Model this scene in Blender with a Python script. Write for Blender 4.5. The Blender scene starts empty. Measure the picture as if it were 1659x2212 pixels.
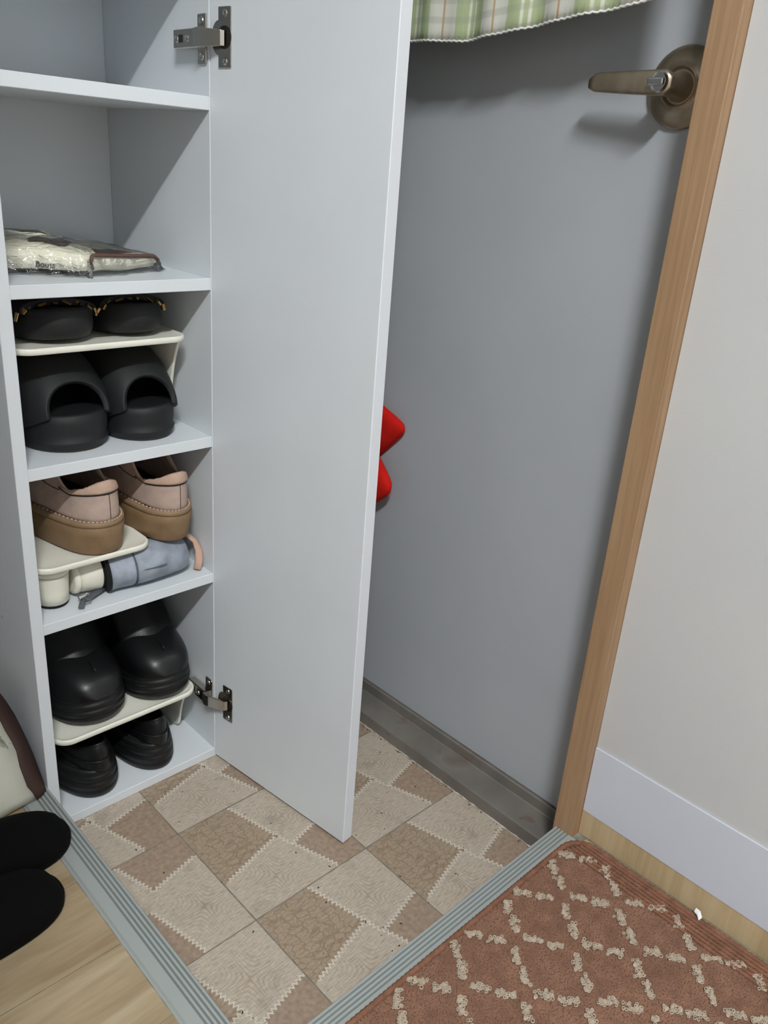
import bpy, bmesh, math, random
import numpy as np
from mathutils import Vector, Matrix
random.seed(7)
rng = np.random.RandomState(7)
SC = bpy.context.scene
COL = SC.collection
PI = math.pi

# ------------------------------------------------------------------ camera
YAW, PITCH, ROLL, FPX = 0.7806, -0.3949, 0.0784, 1787.1185
cam_d = bpy.data.cameras.new('camera')
cam = bpy.data.objects.new('camera', cam_d); COL.objects.link(cam)
fw = Vector((math.cos(YAW)*math.cos(PITCH), math.sin(YAW)*math.cos(PITCH), math.sin(PITCH)))
rt = Vector((math.sin(YAW), -math.cos(YAW), 0)); up = rt.cross(fw)
r2 = rt*math.cos(ROLL)+up*math.sin(ROLL); u2 = up*math.cos(ROLL)-rt*math.sin(ROLL)
mw = Matrix((r2, u2, -fw)).transposed().to_4x4(); mw.translation = Vector((-0.3278, -0.928, 0.8964))
cam.matrix_world = mw
cam_d.sensor_fit = 'HORIZONTAL'; cam_d.sensor_width = 36.0
cam_d.lens = FPX/1659*36.0
cam_d.clip_start = 0.02; cam_d.clip_end = 50
SC.camera = cam

# ------------------------------------------------------------------ world, light, exposure
SC.view_settings.view_transform = 'Standard'; SC.view_settings.look = 'None'
SC.view_settings.gamma = 1.0; SC.view_settings.use_curve_mapping = False
SC.view_settings.exposure = 0.0
w = bpy.data.worlds.new('world'); SC.world = w; w.use_nodes = True
w.node_tree.nodes['Background'].inputs[0].default_value = (0.80, 0.85, 0.95, 1)
w.node_tree.nodes['Background'].inputs[1].default_value = 0.3
ld = bpy.data.lights.new('ceiling_tube_light', 'AREA'); ld.shape = 'RECTANGLE'
ld.size = 0.50; ld.size_y = 0.08; ld.energy = 47; ld.color = (0.96, 0.985, 1.0)
lo = bpy.data.objects.new('ceiling_tube_light', ld); COL.objects.link(lo)
lo.location = (-0.72, -1.50, 2.13)
lu = bpy.data.lights.new('ceiling_fill_uplight', 'AREA'); lu.shape = 'RECTANGLE'  # upward light added as soft fill, bounced off the ceiling
lu.size = 0.75; lu.size_y = 0.18; lu.energy = 17; lu.color = (0.96, 0.985, 1.0)
lp_ = bpy.data.objects.new('ceiling_fill_uplight', lu); COL.objects.link(lp_)
lp_.location = (-0.72, -1.50, 2.16); lp_.rotation_euler = (PI, 0, 0)

# ------------------------------------------------------------------ material helpers
def lin(c):
    return tuple(((v/255)/12.92 if v/255 <= .04045 else ((v/255+.055)/1.055)**2.4) for v in c)+(1,)
class NT:
    def __init__(s, name, rough=.5, metal=0, spec=.5):
        s.m = bpy.data.materials.new(name); s.m.use_nodes = True
        s.t = s.m.node_tree; s.b = s.t.nodes['Principled BSDF']
        s.b.inputs['Roughness'].default_value = rough; s.b.inputs['Metallic'].default_value = metal
        s.b.inputs['Specular IOR Level'].default_value = spec
    def n(s, typ, ins=None, **kw):
        x = s.t.nodes.new(typ)
        for k, v in kw.items(): setattr(x, k, v)
        for k, v in (ins or {}).items(): s.set(x.inputs[k], v)
        return x
    def set(s, sock, v):
        if isinstance(v, bpy.types.NodeSocket): s.t.links.new(v, sock)
        elif isinstance(v, bpy.types.Node): s.t.links.new(v.outputs[0], sock)
        else: sock.default_value = v
    def math(s, op, a, b=0.0, c=None):
        x = s.t.nodes.new('ShaderNodeMath'); x.operation = op
        s.set(x.inputs[0], a); s.set(x.inputs[1], b)
        if c is not None: s.set(x.inputs[2], c)
        return x.outputs[0]
    def mix(s, f, a, b):
        x = s.t.nodes.new('ShaderNodeMix'); x.data_type = 'RGBA'
        s.set(x.inputs[0], f); s.set(x.inputs[6], a); s.set(x.inputs[7], b)
        return x.outputs[2]
    def ramp(s, f, stops):
        x = s.t.nodes.new('ShaderNodeValToRGB'); s.set(x.inputs[0], f)
        e = x.color_ramp.elements
        while len(e) < len(stops): e.new(.5)
        for el, (p, c) in zip(e, stops): el.position = p; el.color = c
        return x.outputs[0]
    def coord(s, kind='Object', scale=(1, 1, 1), rot=(0, 0, 0)):
        tc = s.n('ShaderNodeTexCoord')
        return s.n('ShaderNodeMapping', {0: tc.outputs[kind], 'Scale': scale, 'Rotation': rot}).outputs[0]
    def noise(s, vec, scale, detail=3, rough=.5, dist=0):
        return s.n('ShaderNodeTexNoise', {'Vector': vec, 'Scale': scale, 'Detail': detail, 'Roughness': rough, 'Distortion': dist}).outputs[0]
    def color(s, c): s.set(s.b.inputs['Base Color'], c)
    def bump(s, h, strength=.2, dist=.001):
        s.set(s.b.inputs['Normal'], s.n('ShaderNodeBump', {'Height': h, 'Strength': strength, 'Distance': dist}).outputs[0])
def plain(name, c, rough=.5, metal=0, var=0, vs=20, bump=0, bs=200, bd=.0005, spec=.5, stretch=(1, 1, 1)):
    k = NT(name, rough, metal, spec)
    v = k.coord('Object', stretch)
    if var:
        c2 = tuple(max(0, x*(1-var)) for x in c); c3 = tuple(min(255, x*(1+var)) for x in c)
        k.color(k.ramp(k.noise(v, vs), [(.3, lin(c2)), (.7, lin(c3))]))
    else: k.color(lin(c))
    if bump: k.bump(k.noise(v, bs, 4), bump, bd)
    return k.m
M = {}
M['white'] = plain('white_laminate', (220, 225, 229), .38, var=.008, vs=9)
M['edge'] = plain('white_edge_band', (226, 230, 236), .42)
M['doorgrey'] = plain('grey_painted_steel', (174, 178, 183), .42, var=.012, vs=7, bump=.12, bs=260, bd=.0002)
M['nickel'] = plain('nickel', (190, 185, 176), .22, 1, bump=.05, bs=90)
M['darknickel'] = plain('nickel_recess_shade', (95, 88, 80), .35, 1)  # darker copy of nickel, recess shade put into the colour
M['brass'] = plain('antique_bronze_handle', (172, 158, 138), .36, .85, var=.08, vs=40)
M['cyl'] = plain('satin_chrome', (200, 200, 198), .2, 1)
M['alu'] = plain('grey_aluminium_strip', (160, 165, 162), .5, .1, var=.01, vs=8)
M['insert'] = plain('dark_grey_insert', (112, 120, 119), .7)
M['rackw'] = plain('ivory_plastic', (238, 236, 222), .28, var=.01)
M['rubber'] = plain('black_rubber', (19, 21, 23), .62, var=.12, vs=60, bump=.15, bs=300, bd=.0003)
M['leather'] = plain('black_leather', (9, 10, 12), .38, bump=.25, bs=170, bd=.0006)
M['blacksole'] = plain('black_sole', (12, 13, 14), .5, var=.2, vs=50, bump=.1)
M['lugbrown'] = plain('dusty_outsole', (66, 56, 44), .8, var=.2, vs=80)
M['inside'] = plain('dark_lining', (10, 9, 9), .9)
M['felt'] = plain('black_felt', (5, 5, 6), .95, bump=.3, bs=900, bd=.0006, spec=.15)
M['pink'] = plain('dusty_pink_suede', (184, 162, 150), .85, var=.05, vs=50, bump=.25, bs=700, bd=.0004, spec=.2)
M['pinktab'] = plain('pink_heel_tab', (188, 160, 142), .85, var=.04, vs=60, bump=.25, bs=700, bd=.0004, spec=.2)
M['gum'] = plain('gum_rubber', (132, 106, 76), .6, var=.07, vs=40, bump=.1)
M['gumtop'] = plain('gum_welt', (142, 116, 88), .65, var=.06, vs=40)
M['stitch'] = plain('pale_stitch', (206, 186, 166), .8)
M['cream'] = plain('cream_leatherette', (232, 230, 214), .35, var=.015, vs=40)
M['beige'] = plain('worn_beige_insole', (196, 182, 152), .8, var=.12, vs=120)
M['suede'] = plain('grey_suede', (150, 157, 168), .92, var=.12, vs=45, bump=.3, bs=800, bd=.0004, spec=.15)
M['suededark'] = plain('dark_grey_suede', (92, 98, 106), .92, var=.1, vs=50, bump=.3, bs=800, bd=.0004, spec=.15)
M['strap'] = plain('pink_elastic', (196, 160, 140), .8, bump=.3, bs=400)
M['gold'] = plain('gold_stud', (200, 160, 110), .2, 1)
M['red'] = plain('red_felt', (196, 26, 16), .85, var=.06, vs=40, bump=.3, bs=900, bd=.0004, spec=.2)
M['bagcream'] = plain('cream_canvas', (196, 194, 180), .8, var=.03, vs=12, bump=.2, bs=600, bd=.0004)
M['bagbrown'] = plain('brown_binding', (58, 36, 28), .7, bump=.2, bs=500)
M['clothbrown'] = plain('brown_print', (96, 68, 60), .6, var=.06, vs=40)
M['clothcream'] = plain('cream_cloth', (240, 236, 216), .6, var=.02, vs=30, bump=.1, bs=300)
M['ink'] = plain('dark_ink', (62, 54, 50), .6)
M['paper'] = plain('white_paper', (232, 232, 230), .7)
M['dirt'] = plain('dirt', (52, 44, 34), .9)
M['baseb'] = plain('white_baseboard', (204, 209, 220), .5, var=.006, vs=10)
M['ceil'] = plain('ceiling_white', (225, 225, 222), .9)
M['grout'] = plain('tile_joint', (132, 128, 118), .8, var=.15, vs=60)
M['zig'] = plain('pale_zigzag_edge', (206, 198, 184), .6, var=.05, vs=90)
M['brownt'] = plain('brown_tile_patch', (154, 134, 116), .55, var=.09, vs=160)
M['caulk'] = plain('old_white_caulk', (176, 170, 160), .8, var=.25, vs=90, bump=.5, bs=300, bd=.001)

k = NT('linen_wallpaper', .8)
v = k.coord('Object'); v2 = k.coord('Object', (1, 1, .12)); v3 = k.coord('Object', (1, .12, 1))
a = k.noise(v2, 420, 3); b = k.noise(v3, 420, 3); s_ = k.math('ADD', a, b)
k.color(k.mix(k.math('MULTIPLY', k.noise(v, 6, 4), .9), lin((192, 193, 194)), lin((202, 202, 201))))
k.bump(s_, .22, .0005); M['wallpaper'] = k.m

def wood(name, c1, c2, c3, stretch, scale=30, rough=.5, bump=.06, coord='Object', contrast=(.3, .52, .72)):
    k = NT(name, rough); v = k.coord(coord, stretch)
    f = k.noise(v, scale, 6, .6, .4); g = k.noise(v, scale*7, 3)
    f = k.math('ADD', k.math('MULTIPLY', f, .8), k.math('MULTIPLY', g, .2))
    k.color(k.ramp(f, [(contrast[0], lin(c1)), (contrast[1], lin(c2)), (contrast[2], lin(c3))])); k.bump(f, bump, .0006)
    return k.m
M['plank'] = wood('oak_print_floor', (138, 118, 88), (161, 142, 112), (178, 162, 134), (.12, 1.2, 1), 26, .48, contrast=(.33, .5, .66))
M['plank2'] = wood('oak_print_floor_warm', (142, 119, 86), (163, 141, 108), (180, 162, 133), (.1, 1, 1), 19, .48, contrast=(.33, .5, .66))
M['cove'] = wood('oak_print_cove', (170, 146, 108), (192, 170, 134), (206, 186, 152), (1, 1, .05), 45, .5)
M['frame'] = wood('oak_veneer_frame', (140, 110, 80), (160, 128, 96), (172, 142, 110), (1, 1, .035), 120, .55, contrast=(.3, .5, .7))

# printed tile patches, uv in metres around the patch centre
k = NT('ray_pattern_patch', .55)
uv = k.n('ShaderNodeTexCoord').outputs['UV']; sp = k.n('ShaderNodeSeparateXYZ', {0: uv})
x, y = sp.outputs[0], sp.outputs[1]
rr = k.math('SQRT', k.math('ADD', k.math('MULTIPLY', x, x), k.math('MULTIPLY', y, y)))
rr = k.math('ADD', rr, .006)
hyp = k.math('DIVIDE', k.math('MULTIPLY', x, y), rr)
nn = k.noise(uv, 60, 3); hyp = k.math('ADD', hyp, k.math('MULTIPLY', nn, .0010))
ray = k.math('SINE', k.math('MULTIPLY', hyp, 2100))
fade = k.math('SUBTRACT', 1.0, k.math('MINIMUM', k.math('MULTIPLY', rr, 17.0), .86))
ray = k.math('MULTIPLY', k.math('MAXIMUM', ray, 0.0), fade)
fib = k.noise(k.coord('UV', (1, .12, 1)), 700, 3); fib2 = k.noise(k.coord('UV', (.12, 1, 1)), 700, 3)
base = k.ramp(k.math('ADD', k.math('MULTIPLY', fib, .25), k.math('MULTIPLY', fib2, .75)), [(.36, lin((162, 149, 133))), (.6, lin((196, 184, 168)))])
base = k.mix(k.math('MULTIPLY', ray, .75), base, lin((150, 132, 112)))
st = k.noise(k.coord('Object'), 22, 5, .6)
base = k.mix(k.math('MULTIPLY', k.math('MAXIMUM', k.math('SUBTRACT', st, .56), 0.0), 2.2), base, lin((110, 96, 78)))
k.color(base); M['rays'] = k.m
k = NT('croc_pattern_patch', .5)
vv = k.coord('UV', (1, 1.0, 1)); nz = k.n('ShaderNodeTexNoise', {'Vector': vv, 'Scale': 30.0}).outputs[1]
vv2 = k.n('ShaderNodeVectorMath', {0: vv, 1: k.n('ShaderNodeVectorMath', {0: nz, 1: (.02, .02, .02)}, operation='MULTIPLY').outputs[0]}, operation='ADD').outputs[0]
vm = k.n('ShaderNodeMapping', {0: vv2, 'Scale': (62, 150, 1), 'Rotation': (0, 0, .0)}).outputs[0]
vo = k.n('ShaderNodeTexVoronoi', {'Vector': vm, 'Scale': 1.0, 'Randomness': .62}, feature='DISTANCE_TO_EDGE').outputs[0]
ln_ = k.ramp(vo, [(0.0, (1, 1, 1, 1)), (.10, (0, 0, 0, 1))])
gr = k.ramp(k.noise(vv, 300, 3), [(.3, lin((150, 131, 110))), (.7, lin((172, 154, 133)))])
k.color(k.mix(k.math('MULTIPLY', ln_, .6), gr, lin((118, 96, 76)))); k.bump(vo, .15, .0003); M['croc'] = k.m
# stainless sill
k = NT('stained_steel_sill', .5, .25)
v = k.coord('Object')
f = k.noise(v, 9, 4); c = k.ramp(f, [(.35, lin((118, 114, 108))), (.55, lin((134, 129, 122))), (.7, lin((114, 96, 88)))])
rs = k.noise(v, 26, 3); c = k.mix(k.math('MULTIPLY', k.math('MAXIMUM', k.math('SUBTRACT', rs, .64), 0.0), 6.0), c, lin((104, 66, 44)))
k.color(c); M['sill'] = k.m
# plaid curtain: uv.x metres along the cloth, uv.y metres from the hem
k = NT('green_plaid_cotton', .9, spec=.2)
uv = k.n('ShaderNodeTexCoord').outputs['UV']; sp = k.n('ShaderNodeSeparateXYZ', {0: uv}); x, y = sp.outputs[0], sp.outputs[1]
def band(x, per, cen, half, soft=.0006):
    d = k.math('PINGPONG', k.math('ADD', k.math('SUBTRACT', x, cen), per*40), per/2)
    return k.n('ShaderNodeMapRange', {0: d, 1: half-soft, 2: half+soft, 3: 1.0, 4: 0.0}).outputs[0]
per = .085
c = k.mix(band(x, per, per/2, .0235), lin((206, 206, 196)), lin((164, 180, 132)))
c = k.mix(band(x, per, per/2-.0045, .0018), c, lin((216, 218, 200)))
c = k.mix(band(x, per, per/2+.0045, .0018), c, lin((216, 218, 200)))
hb = k.math('MULTIPLY', band(y, .020, .002, .0035, .001), .38)
c = k.mix(hb, c, lin((140, 148, 128)))
c = k.mix(k.math('MULTIPLY', band(x, per, 0.0, .0013), .9), c, lin((176, 134, 82)))
wv = k.noise(k.coord('UV', (1, .05, 1)), 900, 2)
c = k.mix(k.math('MULTIPLY', wv, .25), c, lin((240, 240, 232)))
k.color(c); k.bump(wv, .3, .0006); M['plaid'] = k.m
# clear plastic film
k = NT('clear_film', .12)
o = k.t.nodes['Material Output']
tr = k.n('ShaderNodeBsdfTransparent', {0: (.99, .99, .99, 1)}); gl = k.n('ShaderNodeBsdfGlossy', {0: (.9, .92, .92, 1), 'Roughness': .12})
fr = k.n('ShaderNodeFresnel', {0: 1.5}); f = k.math('ADD', k.math('MULTIPLY', fr.outputs[0], .9), .05)
bp_ = k.n('ShaderNodeBump', {'Height': k.noise(k.coord('Object', (1, 1, 2)), 38, 3, .6, 1.2), 'Strength': .6, 'Distance': .01}).outputs[0]
k.set(gl.inputs['Normal'], bp_); k.set(fr.inputs['Normal'], bp_)
mx = k.n('ShaderNodeMixShader', {0: f, 1: tr.outputs[0], 2: gl.outputs[0]}); k.t.links.new(mx.outputs[0], o.inputs[0])
M['film'] = k.m

# ------------------------------------------------------------------ object helpers
def put(name, verts, faces, mats, parent=None, mids=None, smooth=False, uvs=None):
    me = bpy.data.meshes.new(name); me.from_pydata([tuple(v) for v in verts], [], faces)
    if not isinstance(mats, (list, tuple)): mats = [mats]
    for m in mats: me.materials.append(M[m] if isinstance(m, str) else m)
    if mids is not None: me.polygons.foreach_set('material_index', mids)
    if smooth: me.polygons.foreach_set('use_smooth', [True]*len(me.polygons))
    if uvs is not None:
        l = me.uv_layers.new(name='UVMap')
        for lp in me.loops: l.data[lp.index].uv = uvs[lp.vertex_index]
    me.update()
    o = bpy.data.objects.new(name, me); COL.objects.link(o)
    if parent: o.parent = parent
    return o
def fixn(o):
    bm = bmesh.new(); bm.from_mesh(o.data); bmesh.ops.recalc_face_normals(bm, faces=bm.faces); bm.to_mesh(o.data); bm.free(); return o
def thing(name, label, cat, loc=(0, 0, 0), rot=(0, 0, 0), group=None):
    o = bpy.data.objects.new(name, None); COL.objects.link(o); o.location = loc; o.rotation_euler = rot
    o.empty_display_size = .02
    o['label'] = label; o['category'] = cat
    if group: o['group'] = group
    return o
def tag(o, label, cat, group=None):
    o['label'] = label; o['category'] = cat
    if group: o['group'] = group
    return o
def struct(o, label=None):
    o['kind'] = 'structure'
    if label: o['label'] = label
    return o
def mod(o, t, **kw):
    m = o.modifiers.new(t.lower(), t)
    for k_, v_ in kw.items(): setattr(m, k_, v_)
    return m
def boxvf(a, b):
    (x0, y0, z0), (x1, y1, z1) = a, b
    return [(x0, y0, z0), (x1, y0, z0), (x1, y1, z0), (x0, y1, z0), (x0, y0, z1), (x1, y0, z1), (x1, y1, z1), (x0, y1, z1)], \
        [(0, 3, 2, 1), (4, 5, 6, 7), (0, 1, 5, 4), (1, 2, 6, 5), (2, 3, 7, 6), (3, 0, 4, 7)]
def box(name, a, b, mat, parent=None, bev=0, seg=2):
    v, f = boxvf(a, b); o = put(name, v, f, mat, parent)
    if bev: mod(o, 'BEVEL', width=bev, segments=seg, limit_method='ANGLE')
    return o
def prism(name, poly, axis, lo_, hi, mat, parent=None, bev=0, smooth=False):
    """extrude a 2-D polygon along axis 'x','y','z'"""
    def P(p, t):
        return {'x': (t, p[0], p[1]), 'y': (p[0], t, p[1]), 'z': (p[0], p[1], t)}[axis]
    n = len(poly); v = [P(p, lo_) for p in poly]+[P(p, hi) for p in poly]
    f = [tuple(range(n))[::-1], tuple(range(n, 2*n))]+[(i, (i+1) % n, n+(i+1) % n, n+i) for i in range(n)]
    o = fixn(put(name, v, f, mat, parent))
    if bev: mod(o, 'BEVEL', width=bev, segments=2, limit_method='ANGLE', angle_limit=.6)
    if smooth:
        for p in o.data.polygons:
            if len(p.vertices) == 4: p.use_smooth = True
    return o
def loft(name, rings, mat, parent=None, closed=True, cap=True, smooth=True, sub=0, mids=None):
    n = len(rings[0]); v = [p for r in rings for p in r]; f = []
    for i in range(len(rings)-1):
        for j in range(n if closed else n-1):
            f.append((i*n+j, i*n+(j+1) % n, (i+1)*n+(j+1) % n, (i+1)*n+j))
    if cap: f += [tuple(range(n))[::-1], tuple(range((len(rings)-1)*n, len(rings)*n))]
    o = fixn(put(name, v, f, mat, parent, smooth=smooth))
    if cap:
        for p in o.data.polygons:
            if len(p.vertices) > 4: p.use_smooth = False
    if sub: mod(o, 'SUBSURF', levels=sub, render_levels=sub)
    return o
def tube(name, pts, r, mat, parent=None, n=8, flat=1.0, upv=(0, 0, 1), cyclic=False):
    pts = [Vector(p) for p in pts]; rings = []
    for i, p in enumerate(pts):
        a = pts[i-1] if (i or cyclic) else p; b = pts[(i+1) % len(pts)] if (i < len(pts)-1 or cyclic) else p
        d = (b-a).normalized(); s = d.cross(Vector(upv))
        if s.length < 1e-4: s = d.cross(Vector((1, 0, 0)))
        s.normalize(); t = s.cross(d)
        rr = r[i] if isinstance(r, (list, tuple)) else r
        rings.append([tuple(p+s*rr*math.cos(q)+t*rr*flat*math.sin(q)) for q in [2*PI*k_/n for k_ in range(n)]])
    if cyclic: rings.append(rings[0])
    return loft(name, rings, mat, parent, cap=not cyclic)
def cyl(name, c, r, ax, h0, h1, mat, parent=None, n=32, bev=0, prof=None):
    """turned body about axis ax; prof = list of (height, radius)"""
    prof = prof or [(h0, r), (h1, r)]; rings = []
    for h, q in prof:
        ring = []
        for i in range(n):
            a, b = q*math.cos(2*PI*i/n), q*math.sin(2*PI*i/n)
            ring.append({'x': (c[0]+h, c[1]+a, c[2]+b), 'y': (c[0]+a, c[1]+h, c[2]+b), 'z': (c[0]+a, c[1]+b, c[2]+h)}[ax])
        rings.append(ring)
    o = loft(name, rings, mat, parent)
    if bev: mod(o, 'BEVEL', width=bev, segments=2, limit_method='ANGLE', angle_limit=.8)
    else: mod(o, 'EDGE_SPLIT', split_angle=.7)
    return o

# ------------------------------------------------------------------ measured layout (metres)
W, T, TH, DEP = .2655, .0153, .0150, .2600
H = .0807                       # raised room floor edge above the entrance floor
XF, YS, XD, XW = .4937, -.4925, .5098, .5110
SX, OX, OY = .1897, .1328, -.1106
DOORX = .5600

# ------------------------------------------------------------------ SETTING
struct(box('floor', (-2.0, -.02+YS-2.2, -.12), (XW, YS-.002, H-.003), 'grout'), 'oak print room floor a step above the entrance')
fl = bpy.data.objects['floor']
# the left arm of the raised floor
fl2 = struct(box('floor.001', (-2.0, YS-.0015, -.12), (-.0015, .30, H-.003), 'grout'), 'raised oak print floor left of the entrance')
# planks
def planks(parent, x0, x1, y0, y1, yj, rowx):
    pitch = .1105; r0 = math.floor((y0-yj)/pitch)
    r = r0
    while yj+r*pitch < y1:
        ya, yb = max(y0, yj+r*pitch), min(y1, yj+(r+1)*pitch)
        off = (-.30+.41*(r*7 % 5)) % .92
        x = x0-.92+off-((x0-.92+off-x0) // .92)*0
        while x < x1:
            xa, xb = max(x0, x), min(x1, x+.92)
            if xb-xa > .01 and yb-ya > .004:
                g = .0006
                o = box('plank', (xa+g, ya+g, H-.006), (xb-g, yb-g, H-.0020-random.random()*.0001), random.choice(['plank', 'plank2']), parent)
            x += .92
        r += 1
planks(fl2, -1.35, -.0395, YS-.0015, .30, -.1745, 0)
planks(fl, -1.35, XW-.003, -2.2, YS-.04, -.1745, 0)
# entrance floor base and tiles
fe = struct(box('floor.002', (-.0012, YS-.0010, -.12), (XD+.06, .30, -.0012), 'grout'), 'entrance floor of beige patchwork tiles')
def clip(poly, x0, x1, y0, y1):
    for ax, lim, sg in ((0, x0, 1), (0, x1, -1), (1, y0, 1), (1, y1, -1)):
        out = []
        for i in range(len(poly)):
            a, b = poly[i-1], poly[i]
            ia, ib = (a[ax]-lim)*sg >= 0, (b[ax]-lim)*sg >= 0
            if ia != ib:
                t = (lim-a[ax])/(b[ax]-a[ax]); out.append((a[0]+t*(b[0]-a[0]), a[1]+t*(b[1]-a[1])))
            if ib: out.append(b)
        poly = out
        if len(poly) < 3: return []
    return poly
def zz(a, b, amp=.0135, n=None):
    L = math.hypot(b[0]-a[0], b[1]-a[1]); n = n or max(2, round(L/.034))
    nx, ny = -(b[1]-a[1])/L, (b[0]-a[0])/L; out = []
    for i in range(2*n+1):
        s = amp*(1 if i % 2 else -1) if 0 < i < 2*n else 0
        out.append((a[0]+(b[0]-a[0])*i/(2*n)+nx*s, a[1]+(b[1]-a[1])*i/(2*n)+ny*s))
    return out
def ribbon(pts, wd=.007):
    off = []
    for i in range(len(pts)):
        a = pts[max(0, i-1)]; b = pts[i]; c = pts[min(len(pts)-1, i+1)]
        def nn(p, q):
            L = math.hypot(q[0]-p[0], q[1]-p[1]) or 1
            return (-(q[1]-p[1])/L, (q[0]-p[0])/L)
        n1 = nn(a, b) if i else nn(b, c); n2 = nn(b, c) if i < len(pts)-1 else n1
        m = (n1[0]+n2[0], n1[1]+n2[1]); L = math.hypot(*m) or 1; m = (m[0]/L, m[1]/L)
        k_ = wd/max(.45, m[0]*n1[0]+m[1]*n1[1])
        off.append((m[0]*k_, m[1]*k_))
    return [[(a[0]+oa[0], a[1]+oa[1]), (a[0]-oa[0], a[1]-oa[1]), (b[0]-ob[0], b[1]-ob[1]), (b[0]+ob[0], b[1]+ob[1])] for a, b, oa, ob in zip(pts, pts[1:], off, off[1:])]
# patch layout in tile units: u to the right, v downwards (towards the viewer)
e1 = zz((.44, 0), (.595, .60)); e2 = zz((.03, .615), (.565, .475)); e3 = zz((.605, .615), (1, .515)); e4 = zz((.605, .60), (.742, 1))
BASE = [('brownt', [(0, 0), (1, 0), (1, 1), (0, 1)], 0, (.5, .5)),
        ('croc', [(0, 0), (.44, 0), (.58, .49), (.5, .50), (0, .63)], 1, (.2, .3)),
        ('rays', [(.44, 0), (1, 0)]+[(1, .515)]+e3[::-1][1:]+e1[::-1][:-1], 2, (.72, .33)),
        ('rays', [(0, 1), (0, .625)]+e2+[(.605, .60)]+e4[1:], 3, (.33, .78))]
BR = [e1, e2, e3, e4]
f1 = zz((.60, .36), (1, .25)); f2 = zz((.60, .37), (.62, 1)); f3 = zz((0, .22), (.60, .36))
ALT = [('brownt', [(0, 0), (1, 0), (1, 1), (0, 1)], 0, (.5, .5)),
       ('rays', [(0, 1), (0, .36)]+[(.60, .36)]+f1[1:]+[(1, 1)], 1, (.80, .68))]
ALTR = [f1, zz((0, .36), (.60, .36))]
# the tile left of the doormost row: brown at its upper right, a pale ray patch below, brown strip at lower left
g1 = zz((.60, .355), (1, .255)); g2 = zz((.503, .50), (.622, 1.0)); g3 = zz((.2, -.02), (.60, .355))
ALT = [('brownt', [(0, 0), (1, 0), (1, 1), (0, 1)], 0, (.5, .5)),
       ('rays', [(0, 0)]+zz((.49, 0), (.60, .355))+g1[1:]+[(1, 1)]+g2[::-1]+[(0, .62)], 1, (.80, .68))]
ALTR = [g1, zz((.49, 0), (.60, .355)), g2]
for i in range(-1, 3):
    for j in range(-3, 3):
        x0t, y0t = OX+i*SX, OY+j*SX+SX          # upper-left corner (y up)
        cx0, cx1, cy0, cy1 = max(0.0005, x0t+.0010), min(XD-.0005, x0t+SX-.0010), max(YS+.0005, y0t-SX+.0010), min(.258, y0t-.0010)
        if cx1-cx0 < .004 or cy1-cy0 < .004: continue
        V, F, MI, UV = [], [], [], []
        lay, rib = (ALT, ALTR) if (i, j) == (-1, -1) else (BASE, BR)
        for mname, poly, lev, cen in lay:
            wp = clip([(x0t+u*SX, y0t-v_*SX) for u, v_ in poly], cx0, cx1, cy0, cy1)
            if len(wp) < 3: continue
            b0 = len(V)
            for p in wp:
                V.append((p[0], p[1], -.0003+.00006*lev)); UV.append((p[0]-(x0t+cen[0]*SX), p[1]-(y0t-cen[1]*SX)))
            F.append(tuple(range(b0, len(V)))); MI.append({'brownt': 0, 'croc': 1, 'rays': 2}[mname])
        for rb in rib:
            for q in ribbon(rb, .0045):
                wp = clip([(x0t+u*SX, y0t-v_*SX) for u, v_ in q], cx0, cx1, cy0, cy1)
                if len(wp) < 3: continue
                b0 = len(V)
                for p in wp: V.append((p[0], p[1], .00010)); UV.append((0, 0))
                F.append(tuple(range(b0, len(V)))); MI.append(3)
        # slab sides and bottom
        b0 = len(V); bv, bf = boxvf((cx0, cy0, -.0030), (cx1, cy1, -.00031))
        V += bv; UV += [(0, 0)]*8
        for q in bf: F.append(tuple(b0+t for t in q)); MI.append(0)
        o = put('tile', V, F, ['brownt', 'croc', 'rays', 'zig'], fe, MI, uvs=UV)
        bm = bmesh.new(); bm.from_mesh(o.data)
        for fc in bm.faces:
            if fc.normal.z < 0 and fc.calc_center_median().z > -.0004: fc.normal_flip()
        bm.to_mesh(o.data); bm.free()

# metal nosing strips on the edges of the raised floor
def nosing(name, inner_at, y_or_x, a, b, axis, sgn):
    # profile across the strip (distance from inner edge, height)
    prof = [(0, -.012), (0, -.0012), (.0010, 0)]
    for q in range(4):
        s0 = .0034+q*.0051
        prof += [(s0, 0), (s0+.0003, -.0016), (s0+.0022, -.0016), (s0+.0025, 0)]
    prof += [(.0345, 0), (.0368, -.0022), (.0385, -.0030), (.0385, -.0042), (.0020, -.0042), (.0016, -.012)]
    poly = [(inner_at+sgn*p[0], H+p[1]) for p in prof]
    o = prism(name, poly, axis, a, b, 'alu')
    for q in range(4):
        s0 = .0034+q*.0051; p0, p1 = sorted((inner_at+sgn*(s0+.0004), inner_at+sgn*(s0+.0021)))
        lo3, hi3 = ((p0, a+.0002, H-.0019), (p1, b-.0002, H-.0009)) if axis == 'y' else ((a+.0002, p0, H-.0019), (b-.0002, p1, H-.0009))
        box('groove_insert', lo3, hi3, 'insert', o)
    return o
struct(nosing('trim_1', -.0, 0, YS-.040, .298, 'y', -1), 'ribbed grey metal nosing strip left of the entrance floor')
struct(nosing('trim_2', YS, 0, .0005, XF-.0005, 'x', -1), 'ribbed grey metal nosing strip in front of the doormat')
# risers
struct(box('trim_3', (-.0015, YS, -.001), (-.0002, .2, H-.012), 'alu'), 'step riser left of the entrance')
struct(box('trim_4', (0, YS-.0014, -.001), (XD, YS-.0004, H-.012), 'alu'), 'step riser below the doormat edge')
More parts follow.
